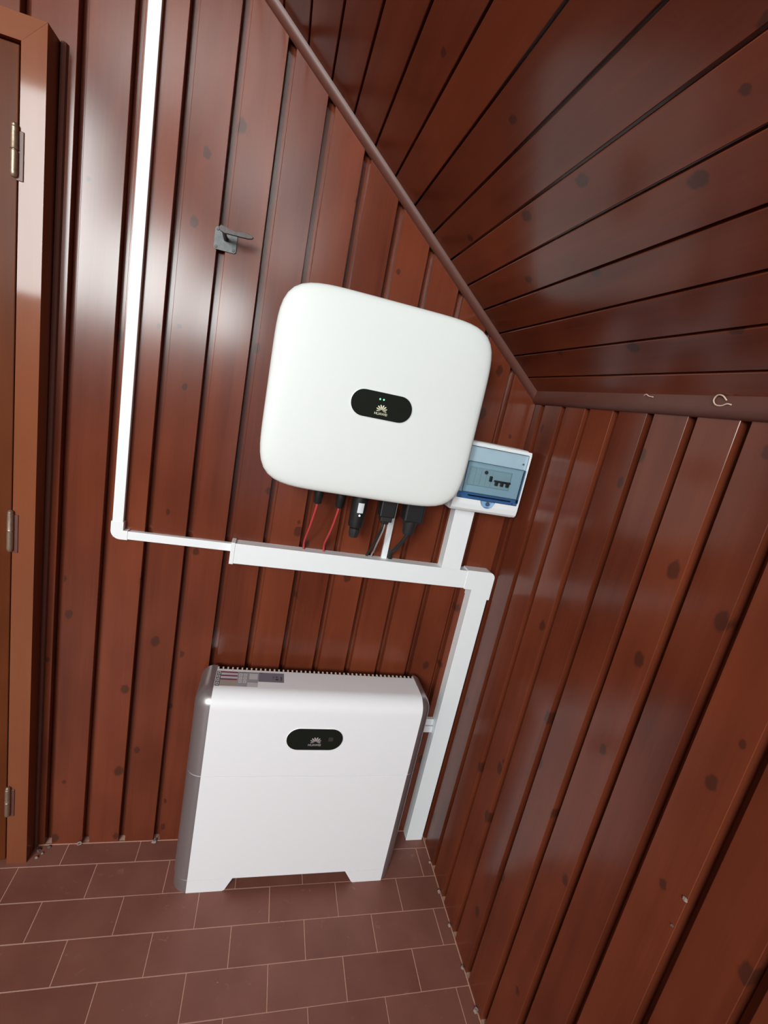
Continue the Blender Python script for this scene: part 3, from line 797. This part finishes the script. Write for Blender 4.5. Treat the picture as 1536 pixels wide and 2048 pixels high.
# 0 white, 1 grey, 2 mid grey, 3 red, 4 black, 5 tan
lab(-0.8250, -0.7060, -0.1320, -0.0615, 2)
lab(-0.8250, -0.8130, -0.1320, -0.0615, 4, 0.00005)
for i in range(4):
    y1_ = -0.0635 - i * 0.0172
    lab(-0.8230, -0.8148, y1_ - 0.0135, y1_, 0, 0.0001)
    lab(-0.8205, -0.8172, y1_ - 0.010, y1_ - 0.004, 4, 0.00015)
for i, (c_, w_) in enumerate(((3, 0), (3, 0), (3, 5), (5, 5))):
    y1_ = -0.0630 - i * 0.0172
    lab(-0.8125, -0.7660, y1_ - 0.0060, y1_, c_, 0.0001)
    lab(-0.8125, -0.7660, y1_ - 0.0150, y1_ - 0.0068, 0 if w_ == 0 else 5, 0.0001)
for i in range(3):
    for j in range(2):
        lab(-0.7620 + j * 0.013, -0.7520 + j * 0.013, -0.0830 - i * 0.0160, -0.0700 - i * 0.0160, 0, 0.0001)
        lab(-0.7590 + j * 0.013, -0.7560 + j * 0.013, -0.0775 - i * 0.0160, -0.0755 - i * 0.0160, 4, 0.00015)
lab(-0.7320, -0.7080, -0.0960, -0.0680, 0, 0.0001)
lab(-0.7360, -0.7060, -0.1320, -0.1120, 0, 0.0001)
lab(-0.7640, -0.7060, -0.0650, -0.0620, 1, 0.0001)
lab(-0.7055, -0.6305, -0.1060, -0.0605, 1, 0.0)
lab(-0.7020, -0.6940, -0.0650, -0.0625, 4, 0.0001)
for x0, x1, y0, y1 in ((-0.6640, -0.6600, -0.083, -0.079), (-0.6545, -0.6490, -0.083, -0.078), (-0.6555, -0.6470, -0.096, -0.089), (-0.6640, -0.6610, -0.091, -0.088), (-0.640, -0.637, -0.098, -0.078)):
    lab(x0, x1, y0, y1, 4, 0.0001)
ws = part('warning_label', bm, [M['lab_w'], M['lab_g'], M['lab_m'], M['lab_r'], M['lab_k'], M['lab_t']], pm)
ws['label'] = 'printed warning label with red and grey panels'

# ------------------------------------------------------------------ iron hook on the wall
hk = thing('door_hook', 'old iron wall catch with square plate and horizontal lever', 'door hook', (-0.9425, 0, 1.862))
auto_smooth(part('plate', plate(rrect(-0.9690, -0.9165, 1.8365, 1.8870, 0.006, 4), -0.0045, 0.0004), M['iron'], hk))
for x, z in ((-0.9635, 1.8425), (-0.9220, 1.8425), (-0.9625, 1.8815), (-0.9225, 1.8815)):
    bm = bmesh.new(); add_tube(bm, [(x, -0.004, z), (x, -0.0062, z)], [0.0036, 0.0028], 12)
    auto_smooth(part('screw', bm, M['iron_d'], hk))
bm = bmesh.new()
add_tube(bm, [(-0.9425, -0.003, 1.8640), (-0.9425, -0.020, 1.8640), (-0.9415, -0.050, 1.8655), (-0.9410, -0.062, 1.8660)], [0.0060, 0.0050, 0.0048, 0.0052], 12)
auto_smooth(part('post', bm, M['iron_d'], hk))
lev = [(-0.9530, 1.8700), (-0.9480, 1.8640), (-0.9390, 1.8610), (-0.8860, 1.8625), (-0.8760, 1.8650), (-0.8735, 1.8690), (-0.8800, 1.8715), (-0.8870, 1.8735), (-0.8980, 1.8730), (-0.9030, 1.8745), (-0.9080, 1.8700), (-0.9140, 1.8715), (-0.9300, 1.8725), (-0.9400, 1.8745), (-0.9480, 1.8775)]
bm = plate(lev, -0.066, -0.059)
bmesh.ops.bevel(bm, geom=list(bm.edges), offset=0.0007, segments=1, affect='EDGES')
part('lever', bm, M['iron_d'], hk)

# ------------------------------------------------------------------ crumbs and shavings
def crumb(x, y, z, s, mat, label, cat='crumb', group=None):
    bm = bmesh.new()
    bmesh.ops.create_icosphere(bm, subdivisions=2, radius=1.0)
    for v in bm.verts:
        f = 1 + random.uniform(-0.28, 0.28)
        v.co = Vector((v.co.x * s[0] * f, v.co.y * s[1] * f, max(v.co.z, -0.6) * s[2] * f))
    o = obj('plaster_crumb', bm, mat)
    o.location = (x, y, z + s[2] * 0.45)
    return tag(o, label, cat, group)
bm = bmesh.new()
pts = [(0.0055 * math.cos(2 * PI * k / 14), 0.0, 0.009 * math.sin(2 * PI * k / 14)) for k in range(15)]
pts = [(p[0] + 0.35 * p[2], -0.003 - 0.35 * p[2], p[2]) for p in pts]
add_tube(bm, pts, [0.0022 + 0.0006 * math.sin(k * 2.1) for k in range(15)], 7)
o = obj('plaster_ring', bm, M['crumb']); o.location = (-1.1785, -0.007, 0.0115)
tag(o, 'small pale ring of plaster at the foot of a wall board', 'crumb')
crumb(-0.957, -0.006, 0, (0.008, 0.006, 0.005), M['crumb'], 'pale plaster crumb on the floor between battery and plaster ring')
crumb(-0.9555, -0.0025, 0.006, (0.003, 0.0025, 0.008), M['dust'], 'upright grey chip in the wall groove between battery and plaster ring')
for x, y, s in ((-1.274, -0.030, 0.0035), (-1.284, -0.043, 0.0045), (-1.263, -0.010, 0.005), (-1.2885, -0.020, 0.006)):
    crumb(x, y, 0, (s, s * 0.8, s * 0.7), M['crumb'] if s < 0.0048 else M['dust'], 'tiny plaster crumb on the floor beside the door frame', 'crumb', 'crumbs beside the door frame')
for y, s in ((-0.128, 0.0042), (-0.231, 0.0058), (-0.334, 0.0052), (-0.447, 0.0050), (-0.546, 0.0070)):
    crumb(-0.0055, y, 0, (s * 0.8, s, s * 1.1), M['crumb'], 'tiny plaster crumb where a right wall groove meets the floor', 'crumb', 'crumbs along the right wall')
crumb(-0.7028, -0.4130, 0, (0.0026, 0.0014, 0.001), M['crumb'], 'single pale speck lying on the open tiles')
def curl(name, pts, r, label):
    bm = tube(pts, r, 7, 6)
    return tag(obj(name, bm, M['shaving'], None, True), label, 'shaving')
curl('wood_shaving', [(-0.0185, -0.648, 1.6760), (-0.0215, -0.640, 1.6835), (-0.0210, -0.629, 1.6840), (-0.0200, -0.624, 1.6760), (-0.0195, -0.630, 1.6680), (-0.0195, -0.642, 1.6665), (-0.0200, -0.652, 1.6700), (-0.0190, -0.660, 1.6690)], 0.0013, 'curled pale shaving hanging on the right wall moulding')
curl('wood_shaving', [(-0.0195, -0.455, 1.6800), (-0.0210, -0.462, 1.6825), (-0.0200, -0.470, 1.6790), (-0.0195, -0.482, 1.6775)], 0.0011, 'short straight pale shaving on the right wall moulding')
crumb(-0.0015, -0.8800, 0.866, (0.0030, 0.0045, 0.0035), M['crumb'], 'pale chip stuck on the edge of a right wall board')
crumb(-0.0010, -0.8780, 0.806, (0.0022, 0.0028, 0.0022), M['dust'], 'smaller dull chip just below the pale chip on the right wall')
